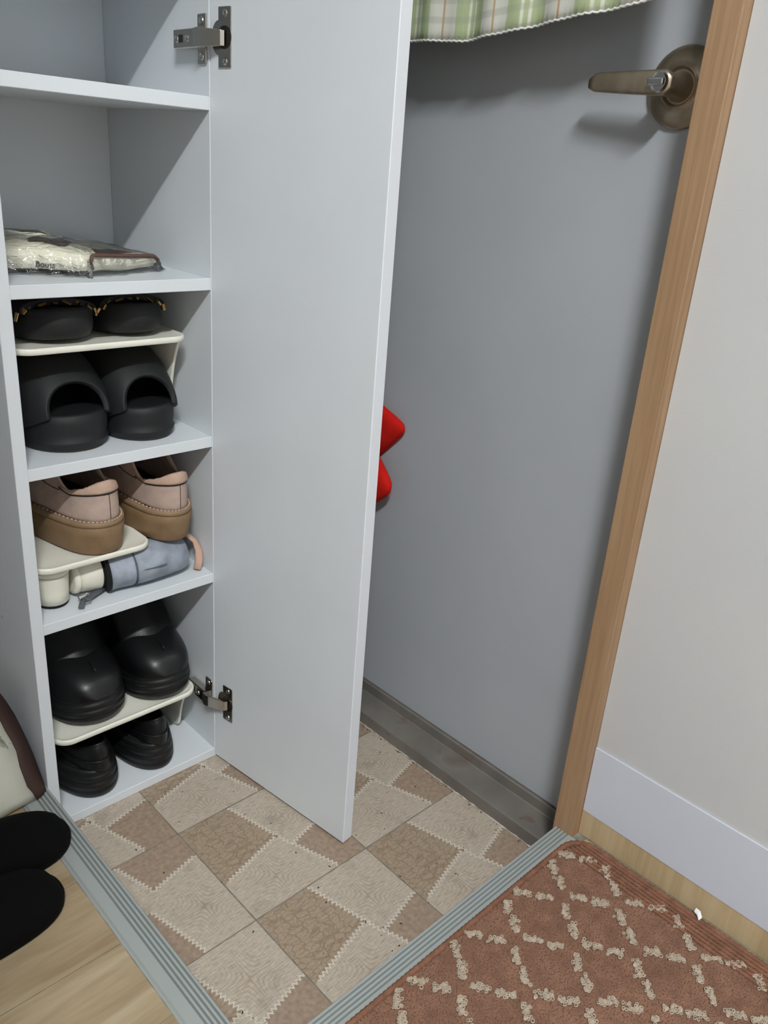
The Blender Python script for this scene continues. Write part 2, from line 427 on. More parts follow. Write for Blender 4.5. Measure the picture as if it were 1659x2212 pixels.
# oak frame at the right of the entrance
struct(box('trim_5', (XF, -.5185, -.0005), (DOORX+.05, -.4880, 2.16), 'frame', bev=.0012), 'vertical oak veneer frame beside the entrance door')
# right wall with cove and baseboard
struct(box('wall_right', (XW, -2.7, .0), (XW+.12, -.5190, 2.30), 'wallpaper'), 'off-white linen textured wallpaper wall')
cv = struct(box('trim_6', (XW-.0012, -2.69, H-.002), (XW-.0001, -.5190, .125), 'cove'), 'oak print flooring turned up the wall')
struct(box('baseboard_right', (XW-.0020, -2.69, .1190), (XW-.0001, -.5192, .2215), 'baseb'), 'white film baseboard along the right wall')
# rest of the room shell (out of view), plus one added shading wall
struct(box('wall_back', (-2.1, .2990, -.1), (XW+.12, .42, 2.30), 'wallpaper'))
struct(box('wall_left_unseen', (-1.995, -.66, -.1), (-.36, .2985, 2.30), 'wallpaper'))  # unseen wall corner added to shade the cabinet side and tote bag
struct(box('wall_left_unseen', (-2.12, -2.7, -.1), (-2.0, .2985, 2.30), 'wallpaper'))
struct(box('wall_front', (-2.12, -2.82, -.1), (XW+.12, -2.701, 2.30), 'wallpaper'))
struct(box('ceiling', (-2.12, -2.82, 2.301), (XW+.14, .42, 2.36), 'ceil'))
struct(box('trim_7', (XF+.004, -.4870, 2.06), (XW+.115, .298, 2.30), 'frame'), 'lintel above the entrance door')
# steel sill: riser, step, upstand, in one bent sheet with its stains
sp_ = [(XD, -.001), (XD, .0222), (XD+.0015, .0240), (.5545, .0240), (.5557, .0252), (.5557, .0420), (.5568, .0432), (.5990, .0432), (.5990, -.001)]
struct(prism('trim_8', sp_, 'y', -.4875, .2985, 'sill', smooth=False), 'stained grey steel sill under the entrance door')
# old caulk bead along the sill
pts = [(XD-.0006+random.uniform(-.0006, .0006), y_, .0004+random.uniform(0, .0006)) for y_ in np.arange(YS+.002, .25, .006)]
struct(tube('trim_9', pts, [random.uniform(.0007, .0017) for _ in pts], 'caulk', n=6), 'crumbling pale caulk line at the sill')
# entrance door
dr = struct(box('door_1', (DOORX, -.4865, .0445), (DOORX+.038, .297, 2.05), 'doorgrey', bev=.001), 'grey painted steel entrance door')
# door lever
HY, HZ = -.4395, .9938
hd = cyl('door_handle', (0, 0, 0), 0, 'x', 0, 0, 'brass', dr, 56, prof=[(-.0002, .0400), (-.003, .0400), (-.0055, .0385), (-.0085, .0330), (-.0105, .0255), (-.0115, .0215), (-.0125, .0205), (-.0135, .0190), (-.0115, .0175), (-.010, .0165)])
hd.location = (DOORX, HY, HZ)
cyl('neck', (0, 0, 0), 0, 'x', 0, 0, 'brass', hd, 40, prof=[(-.0095, .0150), (-.016, .0122), (-.028, .0112), (-.038, .0115), (-.0435, .0120)])
lv = []
for s_, (t0, t1, xo, th_) in [(q, None or (0, 0, 0, 0)) for q in np.linspace(0, 1, 15)]:
    yy = -.0125+.101*s_
    zt = .0122*(1-.12*s_) if s_ < .9 else .0108*(1-((s_-.9)/.1)**2*.35)
    zb = -.0124+.0052*s_**1.4
    if s_ < .08: zt *= .45+.55*math.sqrt(max(0, s_/.08)); zb *= .45+.55*math.sqrt(max(0, s_/.08))
    if s_ > .93: zb = zb*(1-.35*((s_-.93)/.07)**2); zt *= 1-.25*((s_-.93)/.07)**2
    xo = -.0475+.006*s_*s_; th_ = .0052-.0015*s_
    if s_ < .04: th_ *= .7
    lv.append([(xo+th_*math.copysign(abs(math.cos(a_))**.6, math.cos(a_)), yy, (zt+zb)/2+(zt-zb)/2*math.copysign(abs(math.sin(a_))**.55, math.sin(a_))) for a_ in [2*PI*i_/20 for i_ in range(20)]])
loft('lever', lv, 'brass', hd)
cy = cyl('lock_button', (0, 0, 0), 0, 'x', 0, 0, 'cyl', hd, 36, prof=[(-.0480, .0098), (-.0535, .0098), (-.0560, .0088), (-.0565, .006)])
box('turn_piece', (-.0610, -.0088, -.0034), (-.0560, .0092, .0034), 'cyl', hd, .0015)

# ------------------------------------------------------------------ SHOE CABINET
cab = thing('shoe_cabinet', 'tall narrow white shoe cabinet standing with its door open', 'cabinet', (0, 0, 0))
CT = 1.62
def panel(name, a, b, parent=cab): return box(name, a, b, 'white', parent, .0006, 1)
panel('side_panel', (0, 0, .0002), (T, DEP, CT)); panel('side_panel', (W, 0, .0002), (W+T, DEP, CT))
panel('back_panel', (T, DEP-.004, .0002), (W, DEP, CT))
panel('bottom_panel', (T, .0002, .0002), (W, DEP-.004, TH)); panel('top_panel', (T, .0002, CT-TH), (W, DEP-.004, CT))
for zt in (.9568, .7498, .5398, .3306, 1.118, 1.33): panel('shelf', (T, .0002, zt-TH), (W, DEP-.004, zt))
# small chip in the outer side panel
chip = prism('chipped_hole', [(.1005+.0025*math.cos(a_)*random.uniform(.6, 1.2), .302+.004*math.sin(a_)*random.uniform(.7, 1.1)) for a_ in np.linspace(0, 2*PI, 9)[:-1]], 'x', -.00025, .0002, 'beige', cab)
# door
DA = 1.4457
door = bpy.data.objects.new('door', None); COL.objects.link(door); door.parent = cab
door.location = (W+.0006, -.0012, 0); door.rotation_euler = (0, 0, -DA)
# door local axes: +x runs from the hinge edge outwards, +y is the outer face side
dm = door; COL.objects.unlink(door); bpy.data.objects.remove(door)
v, f = boxvf((0, 0, .004), (.2764, .0185, CT))
door = put('door', v, f, ['white', 'edge'], cab, [0, 0, 0, 1, 0, 0]); mod(door, 'BEVEL', width=.0007, segments=1, limit_method='ANGLE')
door.location = (W+.0006, -.0012, 0); door.rotation_euler = (0, 0, -DA)
def hinge(zc, sc):
    # cup plate on the door's inner face (local y < 0 is the viewer's side)
    pl = [(-.0105, -.0305), (.0105, -.0305), (.0105, .0305), (-.0105, .0305)]
    arc = [(-.0105-.0115*math.sin(a_), .0175*math.cos(a_)) for a_ in np.linspace(0, PI, 13)]
    poly = [(-.0105, -.0305), (.0095, -.0305), (.0105, -.0295), (.0105, .0295), (.0095, .0305), (-.0105, .0305)]+arc
    pts = [(sc+p[0], zc+p[1]) for p in poly]
    cup = prism('hinge_cup', pts, 'y', -.0016, .0001, 'nickel', door, .0005)
    n_ = 24
    well = cyl('hinge_well', (sc, 0, zc), 0, 'y', 0, 0, 'darknickel', door, n_, prof=[(-.00175, .0118), (-.0021, .0118), (-.0021, .0095), (-.0018, .009)])  # dark disc, shade of the cup well put into its colour
    for dz in (-.024, .024):
        cyl('screw', (sc+.001, 0, zc+dz), 0, 'y', 0, 0, 'nickel', door, 14, prof=[(-.0015, .0042), (-.0026, .0036), (-.0029, .0022), (-.0022, .0014)])
    # arm parts fixed to the cabinet side
    pm = prism('mounting_plate', [(.0035, zc-.0255), (.0045, zc-.0265), (.0200, zc-.0265), (.0210, zc-.0255), (.0210, zc+.0240), (.0200, zc+.0250), (.0045, zc+.0250), (.0035, zc+.0240)], 'x', W-.0022, W+.0002, 'nickel', cab, .0005)
    for dz in (-.018, .018):
        cyl('screw', (W, .0125, zc+dz), 0, 'x', 0, 0, 'cyl', cab, 14, prof=[(-.0022, .0046), (-.0034, .0040), (-.0036, .0024), (-.0030, .0016)])
    arm = bpy.data.objects.new('hinge_arm', None)
    az = zc-.001
    ch = prism('hinge_arm', [(W-.0022, az-.0090), (W-.0022, az+.0090), (W-.0130, az+.0100), (W-.0148, az+.0092), (W-.0148, az-.0092), (W-.0130, az-.0100)], 'y', .004, .0530, 'nickel', cab, .0007)
    cyl('screw', (W-.0148, .0460, az), 0, 'x', 0, 0, 'cyl', ch, 14, prof=[(0, .0044), (-.0012, .0040), (-.0014, .0026), (-.0006, .0014)])
    cyl('screw', (W-.0148, .0230, az), 0, 'x', 0, 0, 'cyl', ch, 14, prof=[(0, .0040), (-.0012, .0036), (-.0014, .0022), (-.0006, .0014)])
    box('arm_slot', (W-.0151, .0320, az-.0040), (W-.0140, .0410, az+.0040), 'darknickel', ch)  # dark plate on the arm, slot shade put into its colour
    # link that swings from the arm to the cup
    c0 = Vector((W-.0150, .0040, 0)); ex = Vector((math.cos(DA), -math.sin(DA), 0)); ey = Vector((math.sin(DA), math.cos(DA), 0))
    end = Vector((W+.0006, -.0012, 0))+ex*(sc+.001)-ey*.0025
    P = [c0+Vector((0, .004, 0)), c0+Vector((-.0012, -.004, 0)), c0+Vector((.0008, -.0100, 0)), end+Vector((-.004, .0015, 0)), end]
    hw = [.0092, .0100, .0098, .0080, .0078]; rings = []
    for q, p in enumerate(P):
        d = (P[min(q+1, 4)]-P[max(q-1, 0)]).normalized(); s_ = d.cross(Vector((0, 0, 1)))*.0016
        rings.append([tuple(p+s_+Vector((0, 0, az-hw[q]))), tuple(p+s_+Vector((0, 0, az+hw[q]))), tuple(p-s_+Vector((0, 0, az+hw[q]))), tuple(p-s_+Vector((0, 0, az-hw[q])))])
    lk = loft('hinge_link', rings, 'nickel', cab, smooth=False); mod(lk, 'BEVEL', width=.0006, segments=2)
hinge(1.0165, .0265); hinge(.1170, .0310)

# ------------------------------------------------------------------ PLASTIC SHOE RACKS
def rrect(x0, x1, y0, y1, r, n=7):
    out = []
    for cx_, cy_, a0 in ((x1-r, y1-r, 0), (x0+r, y1-r, PI/2), (x0+r, y0+r, PI), (x1-r, y0+r, 1.5*PI)):
        out += [(cx_+r*math.cos(a0+PI/2*i/n), cy_+r*math.sin(a0+PI/2*i/n)) for i in range(n+1)]
    return out
def rack(label, zf, zt, x0, x1, y0, y1, slope=0.0, group=None):
    t = thing('shoe_rack', label, 'shoe rack', ((x0+x1)/2, (y0+y1)/2, zf), (0, 0, 0), group)
    ox, oy = (x0+x1)/2, (y0+y1)/2; h = zt-zf
    a, b, c, d = x0-ox, x1-ox, y0-oy, y1-oy
    rings = []
    for ins, z in ((.0035, -.004), (.0008, -.0075), (0, -.0070), (0, -.0015), (.0008, -.0002), (.0022, .0002), (.0040, -.0012), (.0075, -.0020), (.020, -.0022)):
        rings.append([(p[0], p[1], h+z+slope*(p[1]-c)) for p in rrect(a+ins, b-ins, c+ins, d-ins, .024-ins*.6)])
    o = loft('tray', rings, 'rackw', t, cap=True)
    for sx_, xe in ((-1, a), (1, b)):
        # leg: leaf-shaped panel seen edge on, curling in at the waist
        m_ = 12; v_, f_ = [], []
        for q in range(m_+1):
            s = q/m_; z = h-.006-(h-.0062)*s
            hwid = (d-c)/2*(.56*(1-s)**1.3+.24)*(1 if s < .86 else math.sqrt(max(0.02, 1-((s-.86)/.14)**2)))
            xo = xe-sx_*(.0035+.004*math.sin(PI*min(1, s*1.25))*(1-s))+sx_*.0050*s
            cy_ = .002-.012*s
            for yy in np.linspace(-hwid, hwid, 7): v_.append((xo, cy_+yy, z))
        for q in range(m_):
            for e in range(6): f_.append((q*7+e, q*7+e+1, (q+1)*7+e+1, (q+1)*7+e))
        lg = put('leg', v_, f_, 'rackw', t, smooth=True); mod(lg, 'SOLIDIFY', thickness=.0042, offset=0); mod(lg, 'BEVEL', width=.0008, segments=2, limit_method='ANGLE')
    return t
rack('ivory plastic shoe rack between the two pairs of black slides', .5398, .6740, .0230, .2500, .024, .215)
rack('low ivory plastic shoe rack under the pink platform sneakers', .3306, .3990, .0185, .1800, .012, .215)
rack('ivory plastic shoe rack at the bottom under the black ankle boots', .0150, .1330, .0230, .2460, .010, .215)

# ------------------------------------------------------------------ FOOTWEAR
def hw_(t, Wd, heel=.80, p=4.2):
    s = min(1, max(0, (t-.15)/.55)); s = s*s*(3-2*s)
    return Wd/2*(heel+(1-heel)*s)*math.sqrt(max(0, 1-abs(2*t-1)**p))
def contour(L, Wd, n=48, ins=0, heel=.80, p=4.2, bend=0):
    out = []
    for i in range(n):
        ph = 2*PI*i/n; t = .5-.5*math.cos(ph)
        sx_ = 1 if math.sin(ph) >= 0 else -1
        x = sx_*hw_(t, Wd, heel, p)*(1-2*ins/Wd) if 0 < i else 0
        y = L/2+(t-.5)*(L-2*ins)
        out.append((x+bend*math.sin(PI*t), y))
    return out
def sole(name, L, Wd, layers, mat, parent, heel=.80, p=4.2, spring=0, bend=0, n=64, heelrise=0, smooth=True):
    rings = []
    for z, ins in layers:
        rings.append([(x, y, z+spring*max(0, (y/L-.68)/.32)**2+heelrise*max(0, (.12-y/L)/.12)**2) for x, y in contour(L, Wd, n, ins, heel, p, bend)])
    o = loft(name, rings, mat, parent, smooth=smooth)
    return o
class Upper:
    """shoe upper: grid between the foot outline and the opening"""
    def __init__(s, L, Wd, z0, op, ztop, ctrl, heel=.8, p=4.2, ins=.002, spring=0, bend=0, N=56, Mx=14):
        s.__dict__.update(locals())
    def P(s, ph, l):
        t = .5-.5*math.cos(ph); sg = 1 if math.sin(ph) >= 0 else -1
        bx = sg*hw_(t, s.Wd, s.heel, s.p)*(1-2*s.ins/s.Wd)+s.bend*math.sin(PI*t); by = s.L/2+(t-.5)*(s.L-2*s.ins)
        bz = s.z0+s.spring*max(0, (t-.68)/.32)**2
        oc, ol, ow = s.op
        tx, ty = ow*math.sin(ph)*1.0+s.bend, oc-ol*math.cos(ph)
        tz = s.ztop(t)
        ch, pull = s.ctrl(t)
        cx_, cy_, cz_ = bx+(tx-bx)*pull, by+(ty-by)*pull, s.z0+ch
        a, b, c = (1-l)**2, 2*l*(1-l), l*l
        return Vector((a*bx+b*cx_+c*tx, a*by+b*cy_+c*ty, a*bz+b*cz_+c*tz))
    def normal(s, ph, l):
        e = 1e-3; du = s.P(ph+e, l)-s.P(ph-e, l); dv = s.P(ph, min(1, l+e))-s.P(ph, max(0, l-e))
        n_ = du.cross(dv)
        return n_.normalized() if n_.length > 1e-12 else Vector((0, 0, 1))
    def mesh(s, name, mat, parent, thick=.003, off=0):
        v, f = [], []; N, Mx = s.N, s.Mx
        for j in range(Mx+1):
            for i in range(N): v.append(tuple(s.P(2*PI*(i+.5)/N, j/Mx)))
        for j in range(Mx):
            for i in range(N): f.append((j*N+i, j*N+(i+1) % N, (j+1)*N+(i+1) % N, (j+1)*N+i))
        o = fixn(put(name, v, f, mat, parent, smooth=True))
        mod(o, 'SOLIDIFY', thickness=thick, offset=-1)
        return o
    def patch(s, name, mat, parent, ph0, ph1, l0, l1, off=.0012, n=20, m=8, lo_f=None, hi_f=None, rnd=0):
        v, f = [], []
        for j in range(m+1):
            for i in range(n+1):
                u = i/n; ph = ph0+(ph1-ph0)*u
                a = lo_f(u) if lo_f else l0; b = hi_f(u) if hi_f else l1
                l = a+(b-a)*j/m; nn_ = s.normal(ph, l); p_ = s.P(ph, l)
                cen = s.P(ph, l)-Vector((0, s.L*.5, s.z0)); sgn = 1 if nn_.dot(Vector((cen.x, cen.y, .02))) > 0 else -1
                v.append(tuple(p_+nn_*off*sgn))
        for j in range(m):
            for i in range(n): f.append((j*(n+1)+i, j*(n+1)+i+1, (j+1)*(n+1)+i+1, (j+1)*(n+1)+i))
        o = put(name, v, f, mat, parent, smooth=True); mod(o, 'SOLIDIFY', thickness=.0012, offset=0)
        return o
    def seam(s, name, mat, parent, ph0, ph1, lf, r=.0006, off=.0006, n=40, dash=False):
        pts = []
        for i in range(n+1):
            ph = ph0+(ph1-ph0)*i/n; l = lf(i/n); nn_ = s.normal(ph, l); p_ = s.P(ph, l); cen = p_-Vector((0, s.L*.5, s.z0))
            pts.append(p_+nn_*off*(1 if nn_.dot(Vector((cen.x, cen.y, .02))) > 0 else -1))
        if not dash: return tube(name, pts, r, mat, parent, n=6)
        V, F = [], []
        for i in range(0, n, 2):
            a, b = pts[i], pts[i+1]; d = (b-a).normalized(); q = d.cross(Vector((0, 0, 1))).normalized()*r; w_ = Vector((0, 0, r)); b0 = len(V)
            for e in (a, b): V += [tuple(e+q+w_), tuple(e-q+w_), tuple(e-q-w_), tuple(e+q-w_)]
            F += [(b0, b0+1, b0+2, b0+3), (b0+7, b0+6, b0+5, b0+4)]+[(b0+k_, b0+(k_+1) % 4, b0+4+(k_+1) % 4, b0+4+k_)[::-1] for k_ in range(4)]
        o = put(name, V, F, mat, parent); return o
    def rim(s, name, mat, parent, r=.002, l=1.0):
        return tube(name, [s.P(2*PI*(i+.5)/s.N, l) for i in range(s.N)], r, mat, parent, n=8, cyclic=True)

# black open-toe slides (lower pair of the middle compartment); local +Y points to the toe
def slide(label, loc, rot, L=.225, Wd=.113, zs=.046, hgt=.070, studs=False, group=None, name='slide_sandal', back=.30, fr0=.935, frk=.060):
    t = thing(name, label, 'sandal', loc, rot, group)
    if not studs:
        lay = [(.0, .0045), (.0012, .0030), (.0060, .0020), (.0075, .0006), (.0105, .0), (.0125, .0022), (.022, .0008), (.034, .0006), (zs-.003, .0016), (zs, .005), (zs-.0035, .012)]
    else:
        lay = [(.0, .010), (.003, .004), (.010, .0008), (.019, .0), (zs-.004, .0016), (zs, .006), (zs-.002, .014)]
    sole('sole', L, Wd, lay, 'rubber', t, heel=.86, p=3.6, spring=.003 if not studs else .006)
    sole('outsole', L-.004, Wd-.006, [(.0004, .002), (.0022, .0008), (.0030, .001)], 'lugbrown', t, heel=.86, p=3.6) if not studs else None
    # strap: arch grid from its front edge to its back edge
    n, m = 30, 12; v_, f_ = [], []
    for j in range(m+1):
        s = j/m
        for i in range(n+1):
            a_ = PI*i/n; sa = math.sin(a_)
            yf = L*(fr0-frk*sa**1.5); yb = L*(back+.06*sa)
            y = yf+(yb-yf)*s
            hwid = hw_(min(.97, max(.03, y/L)), Wd, .86, 3.6)+.0012
            g_ = min(1, s*1.9); g_ = g_*(2-g_); hz = hgt*(.52+.48*g_) if not studs else hgt
            ca = math.cos(a_)
            ex_ = 1.0-.28*g_; ez_ = 1.25-.45*g_; b_ = .97-.5*g_
            x = hwid*math.copysign(abs(ca)**ex_, ca) if abs(ca) > 1e-6 else 0
            z = zs*b_+(hz+zs*(1-b_))*max(0, sa)**ez_
            v_.append((x, y, z))
    for j in range(m):
        for i in range(n): f_.append((j*(n+1)+i, j*(n+1)+i+1, (j+1)*(n+1)+i+1, (j+1)*(n+1)+i))
    st = fixn(put('strap', v_, f_, 'rubber', t, smooth=True)); mod(st, 'SOLIDIFY', thickness=.0075, offset=0); mod(st, 'BEVEL', width=.0018, segments=3, limit_method='ANGLE', angle_limit=.7)
    if studs:
        for q in range(9):
            a_ = PI*(.12+.76*q/8); j = 1 if q % 2 else 2
            p_ = Vector(v_[j*(n+1)+int(a_/PI*n)])
            ln_s, wd_s = (.011, .0045) if q % 3 != 1 else (.007, .007)
            o = box('stud', (-ln_s/2, -wd_s/2, -.0015), (ln_s/2, wd_s/2, .0022), 'gold', t, .0007)
            o.location = p_+Vector((math.cos(a_)*.0035, .010, -.0020)); o.rotation_euler = (-.5, PI/2-a_+random.uniform(-.2, .2), random.uniform(-.7, .7))
    return t
G = 'black chunky slides under the rack'
slide('left black open-toe slide below the rack, in the third compartment', (.0900, .2490, .5400), (0, 0, PI+.04))
slide('right black open-toe slide below the rack, nearest the cabinet door', (.2000, .2440, .5400), (0, 0, PI-.03), Wd=.102, zs=.044)
slide('left black platform sandal with gold studs on top of the rack', (.0880, .2540, .6742), (0, 0, PI+.03), Wd=.102, L=.222, zs=.0365, hgt=.0070, studs=True, name='studded_sandal', back=.50, fr0=.86, frk=.05)
slide('right black platform sandal with gold studs on top of the rack', (.1960, .2520, .6742), (0, 0, PI-.02), Wd=.094, L=.215, zs=.0365, hgt=.0070, studs=True, name='studded_sandal', back=.50, fr0=.86, frk=.05)

# pink platform sneakers, heel to the viewer
def sneaker(label, loc, rot, L=.222, Wd=.100):
    t = thing('platform_sneaker', label, 'shoe', loc, rot)
    zs = .047
    sole('sole', L, Wd, [(0, .006), (.0015, .0045), (.012, .0030), (.026, .0015), (.0375, .0002), (.0385, .0015), (.0395, .0018)], 'gum', t, heel=.88, p=4, spring=.008)
    sole('welt', L, Wd, [(.0385, .004), (.0398, .0004), (.0455, .0010), (zs, .0045), (zs-.002, .010)], 'gumtop', t, heel=.88, p=4, spring=.008)
    def ztop(tt):    # heel high, dips at the ankle, rises to the throat
        return zs+.052-.020*math.sin(PI*min(1, tt/.62))**1.3+.014*max(0, (tt-.5)/.5)
    def ctrl(tt): return (.040+.012*(1-tt), -.02 if tt < .5 else .08+.22*(tt-.5))
    u = Upper(L, Wd-.010, zs-.002, (.0675, .0590, .0290), ztop, ctrl, heel=.88, p=4, ins=.004, spring=.008)
    u.mesh('upper', 'pink', t, .003)
    # fix: collar, heel tab, seams
    u.rim('collar', 'pinktab', t, .0022)
    hp = lambda q: (q if q >= 0 else 2*PI+q)
    u.patch('heel_tab', 'pinktab', t, -1.30, 1.30, .50, .985, .0016, 28, 8, lo_f=lambda q: .52+.42*max(0, abs(q-.5)*2-.72)/.28*.6)
    u.seam('seam', 'inside', t, -1.30, 1.30, lambda q: .49+.42*max(0, abs(q-.5)*2-.72)/.28*.6, .0007, .0008)
    u.seam('seam', 'inside', t, -2.2, -1.2, lambda q: .60, .0005, .0004); u.seam('seam', 'inside', t, 1.2, 2.2, lambda q: .60, .0005, .0004)
    pts = [u.P(.02, q)+Vector((0, -.0006, 0)) for q in np.linspace(.04, .5, 8)]; tube('seam', pts, .0004, 'inside', t, n=5)
    u.seam('stitching', 'stitch', t, -1.6, 1.6, lambda q: .025, .0006, .0026, 76, dash=True)
    ins = sole('insole', L*.62, Wd*.70, [(zs-.002, 0), (zs+.006, .002)], 'inside', t, heel=1, p=3.5); ins.location = (0, .010, 0)
    sole('footbed', L*.9, Wd*.8, [(zs-.004, 0), (zs+.001, .002)], 'inside', t, heel=.9).location = (0, .012, 0)
    return t
sneaker('left dusty pink suede sneaker with thick tan platform sole', (.1190, .0090, .3994), (0, 0, .13))
sneaker('right dusty pink suede sneaker with thick tan platform sole', (.2185, .0060, .3925), (.030, 0, .045), Wd=.092)

# ankle boots on the lowest rack, toes forward
def boot(label, loc, rot, L=.238, Wd=.106):
    t = thing('ankle_boot', label, 'shoe', loc, rot)
    lay = [(0, .008), (.003, .004), (.010, .0012), (.012, .0030), (.014, .0008), (.021, .0008), (.0225, .0030), (.0245, .0014), (.032, .0022), (.0335, .0045), (.0355, .0030), (.042, .0045), (.0435, .008)]
    sole('sole', L, Wd, lay, 'blacksole', t, heel=.86, p=3.4, spring=.010)
    sole('outsole', L-.006, Wd-.012, [(.0, .004), (.003, .0005), (.005, .001)], 'lugbrown', t, heel=.86, p=3.4, spring=.009)
    z0 = .041
    def ztop(tt): return .158+.006*math.cos(PI*tt)
    def ctrl(tt):
        s = max(0, (tt-.45)/.55); s = s*s*(3-2*s)
        return (.080-.032*s, -.03+.62*s)
    u = Upper(L, Wd-.006, z0, (.072, .050, .037), ztop, ctrl, heel=.84, p=3.4, ins=.004, spring=.010, Mx=22)
    u.mesh('upper', 'leather', t, .003); u.rim('collar', 'leather', t, .0025)
    # rounded toe box over the front
    n, m = 28, 14; v_, f_ = [], []
    for j in range(m+1):
        s = j/m; y = L*(.52+.470*s)
        for i in range(n+1):
            a_ = PI*i/n; tt = y/L; hwid = hw_(min(.993, tt), Wd-.008, .84, 3.4)
            hz = .042*math.sqrt(max(0, 1-(max(0, s-.28)/.72)**2.2))+.024*(1-s)**1.8
            v_.append((hwid*math.copysign(abs(math.cos(a_))**.8, math.cos(a_)), y, z0+.008*max(0, (tt-.68)/.32)**2+hz*math.sin(a_)**.72))
    for j in range(m):
        for i in range(n): f_.append((j*(n+1)+i, j*(n+1)+i+1, (j+1)*(n+1)+i+1, (j+1)*(n+1)+i))
    fixn(put('toe_box', v_, f_, 'leather', t, smooth=True))
    tube('welt_seam', [(x, y, z0+.004+.010*max(0, (y/L-.68)/.32)**2) for x, y in contour(L, Wd, 56, .0052, .86, 3.4)], .0011, 'leather', t, n=6, cyclic=True)
    tube('toe_seam', [(0+.001*math.sin(q), L*(.70+.20*q), z0+.010*max(0, ((.70+.20*q)-.68)/.32)**2+.0445-.010*q**3) for q in np.linspace(0, 1, 6)], .0008, 'leather', t, n=6)
    return t
boot('left black leather ankle boot with chunky sole on the lowest rack', (.0880, .2470, .1334), (0, 0, PI+.03), Wd=.114)
boot('right black leather ankle boot on the lowest rack, beside the lower hinge', (.2050, .2410, .1334), (0, 0, PI-.03), Wd=.112)

# black shoes under the lowest rack, heels forward
def lowshoe(label, loc, rot, L=.232, Wd=.088):
    t = thing('black_shoe', label, 'shoe', loc, rot)
    lay = [(0, .0055), (.002, .003), (.010, .0010), (.013, .0028), (.016, .0010), (.024, .0016), (.0265, .0040), (.029, .0024), (.036, .0034), (.0385, .006), (.041, .0045), (.046, .006), (.047, .010)]
    sole('sole', L, Wd, lay, 'blacksole', t, heel=.98, p=2.7, spring=.008, heelrise=.003)
    def ztop(tt): return .088-.016*math.sin(PI*min(1, tt/.7))+.004*tt
    def ctrl(tt): return (.034, .02 if tt < .5 else .08+.25*(tt-.5))
    u = Upper(L, Wd-.020, .045, (.068, .056, .023), ztop, ctrl, heel=.96, p=2.8, ins=.004, spring=.008)
    u.mesh('upper', 'leather', t, .003); u.rim('collar', 'leather', t, .0022)
    u.seam('seam', 'leather', t, -1.5, 1.5, lambda q: .30, .0011, .0006)
    sole('insole', L*.7, Wd*.68, [(.045, 0), (.049, .002)], 'inside', t, heel=1).location = (0, .014, 0)
    return t
lowshoe('left black chunky-soled shoe under the lowest rack, heel outwards', (.0850, .0040, .0152), (0, 0, .07), Wd=.100)
lowshoe('right black chunky-soled shoe under the lowest rack, heel outwards', (.1780, .0040, .0152), (0, 0, .02), Wd=.094)

# cream block-heeled shoe standing at the left of the fourth compartment
Z4 = .3306
ws = thing('block_heel_shoe', 'cream shoe standing on its round block heel at the left end', 'shoe', (.0500, .0540, Z4+.0003))
def hring(z, r, n=32, ex=1.12): return [(r*math.cos(2*PI*i/n), r*ex*math.sin(2*PI*i/n), z) for i in range(n)]
loft('heel_tip', [hring(0, .0205), hring(.0035, .0212), hring(.0042, .0212)], 'inside', ws)
loft('heel', [hring(.0043, .0214), hring(.018, .0218), hring(.040, .0232), hring(.0445, .0236)], 'cream', ws)
ht = loft('counter', [hring(.0448, .0232), hring(.0460, .0244), hring(.0500, .0248), hring(.0525, .0240), hring(.0520, .020)], 'cream', ws)
sole('insole', .14, .047, [(.0500, .001), (.0545, .0), (.0560, .002)], 'beige', ws, heel=.9, p=2.6).location = (0, -.026, 0)
vv_ = []
for q in range(9):
    s = q/8; yy = .010+.10*s; wv_ = .0235-.002*s; hb_ = .050-.040*s*s
    vv_.append([(wv_*math.cos(a_), yy, hb_+.009*math.sin(a_)-.002) for a_ in [2*PI*i_/18 for i_ in range(18)]])
loft('vamp', vv_, 'cream', ws)
# its mate lies on its side, heel pointing right
wl = thing('block_heel_shoe', 'cream shoe lying on its side with black heel tip against the grey shoe', 'shoe', (.0735, .0550, Z4+.0285))
def xring(x, r, fy=1.0, fz=1.0, cy_=0, cz_=0, n=30): return [(x, cy_+r*fy*math.cos(2*PI*i/n), cz_+r*fz*math.sin(2*PI*i/n)) for i in range(n)]
loft('heel', [xring(.0085, .0235), xring(.018, .0248), xring(.0375, .0276), xring(.0385, .0276)], 'cream', wl)
loft('counter', [xring(.0010, .020, 1.05), xring(.0015, .0232, 1.05), xring(.0060, .0244, 1.05), xring(.0085, .0242, 1.05), xring(.0086, .021)], 'cream', wl)
loft('heel_tip', [xring(.0386, .0276), xring(.0425, .0276), xring(.0427, .0260)], 'inside', wl)
vv_ = [xring(.001-.0*q, .022*(1-.03*q), 1, .95, .004+.013*q, .001) for q in range(2)]
vb = []
for q in range(8):
    s = q/7; vb.append([(-.0145+.016*math.cos(a_)*.5, .020+.10*s, -.002+.0215*math.sin(a_)) for a_ in [2*PI*i_/18 for i_ in range(18)]])
loft('vamp', vb, 'cream', wl)
# grey buckle strap on the shelf in front
bk = tube('ankle_strap', [(.0400, -.016, -.0225), (.028, -.022, -.0230), (.018, -.027, -.0230), (.006, -.034, -.0215)], .0060, 'suededark', wl, n=10, flat=.3)
fr_ = tube('buckle', [(.006+.0065*sx_, -.0345+.0050*sy_, -.0195+.004*sy_) for sx_, sy_ in ((-1, -1), (1, -1), (1, 1), (-1, 1))], .0012, 'nickel', bk, n=6, cyclic=True)
tube('strap_end', [(.006, -.033, -.0205), (-.001, -.041, -.0238), (-.004, -.046, -.0250)], .0038, 'suededark', wl, n=8, flat=.35)
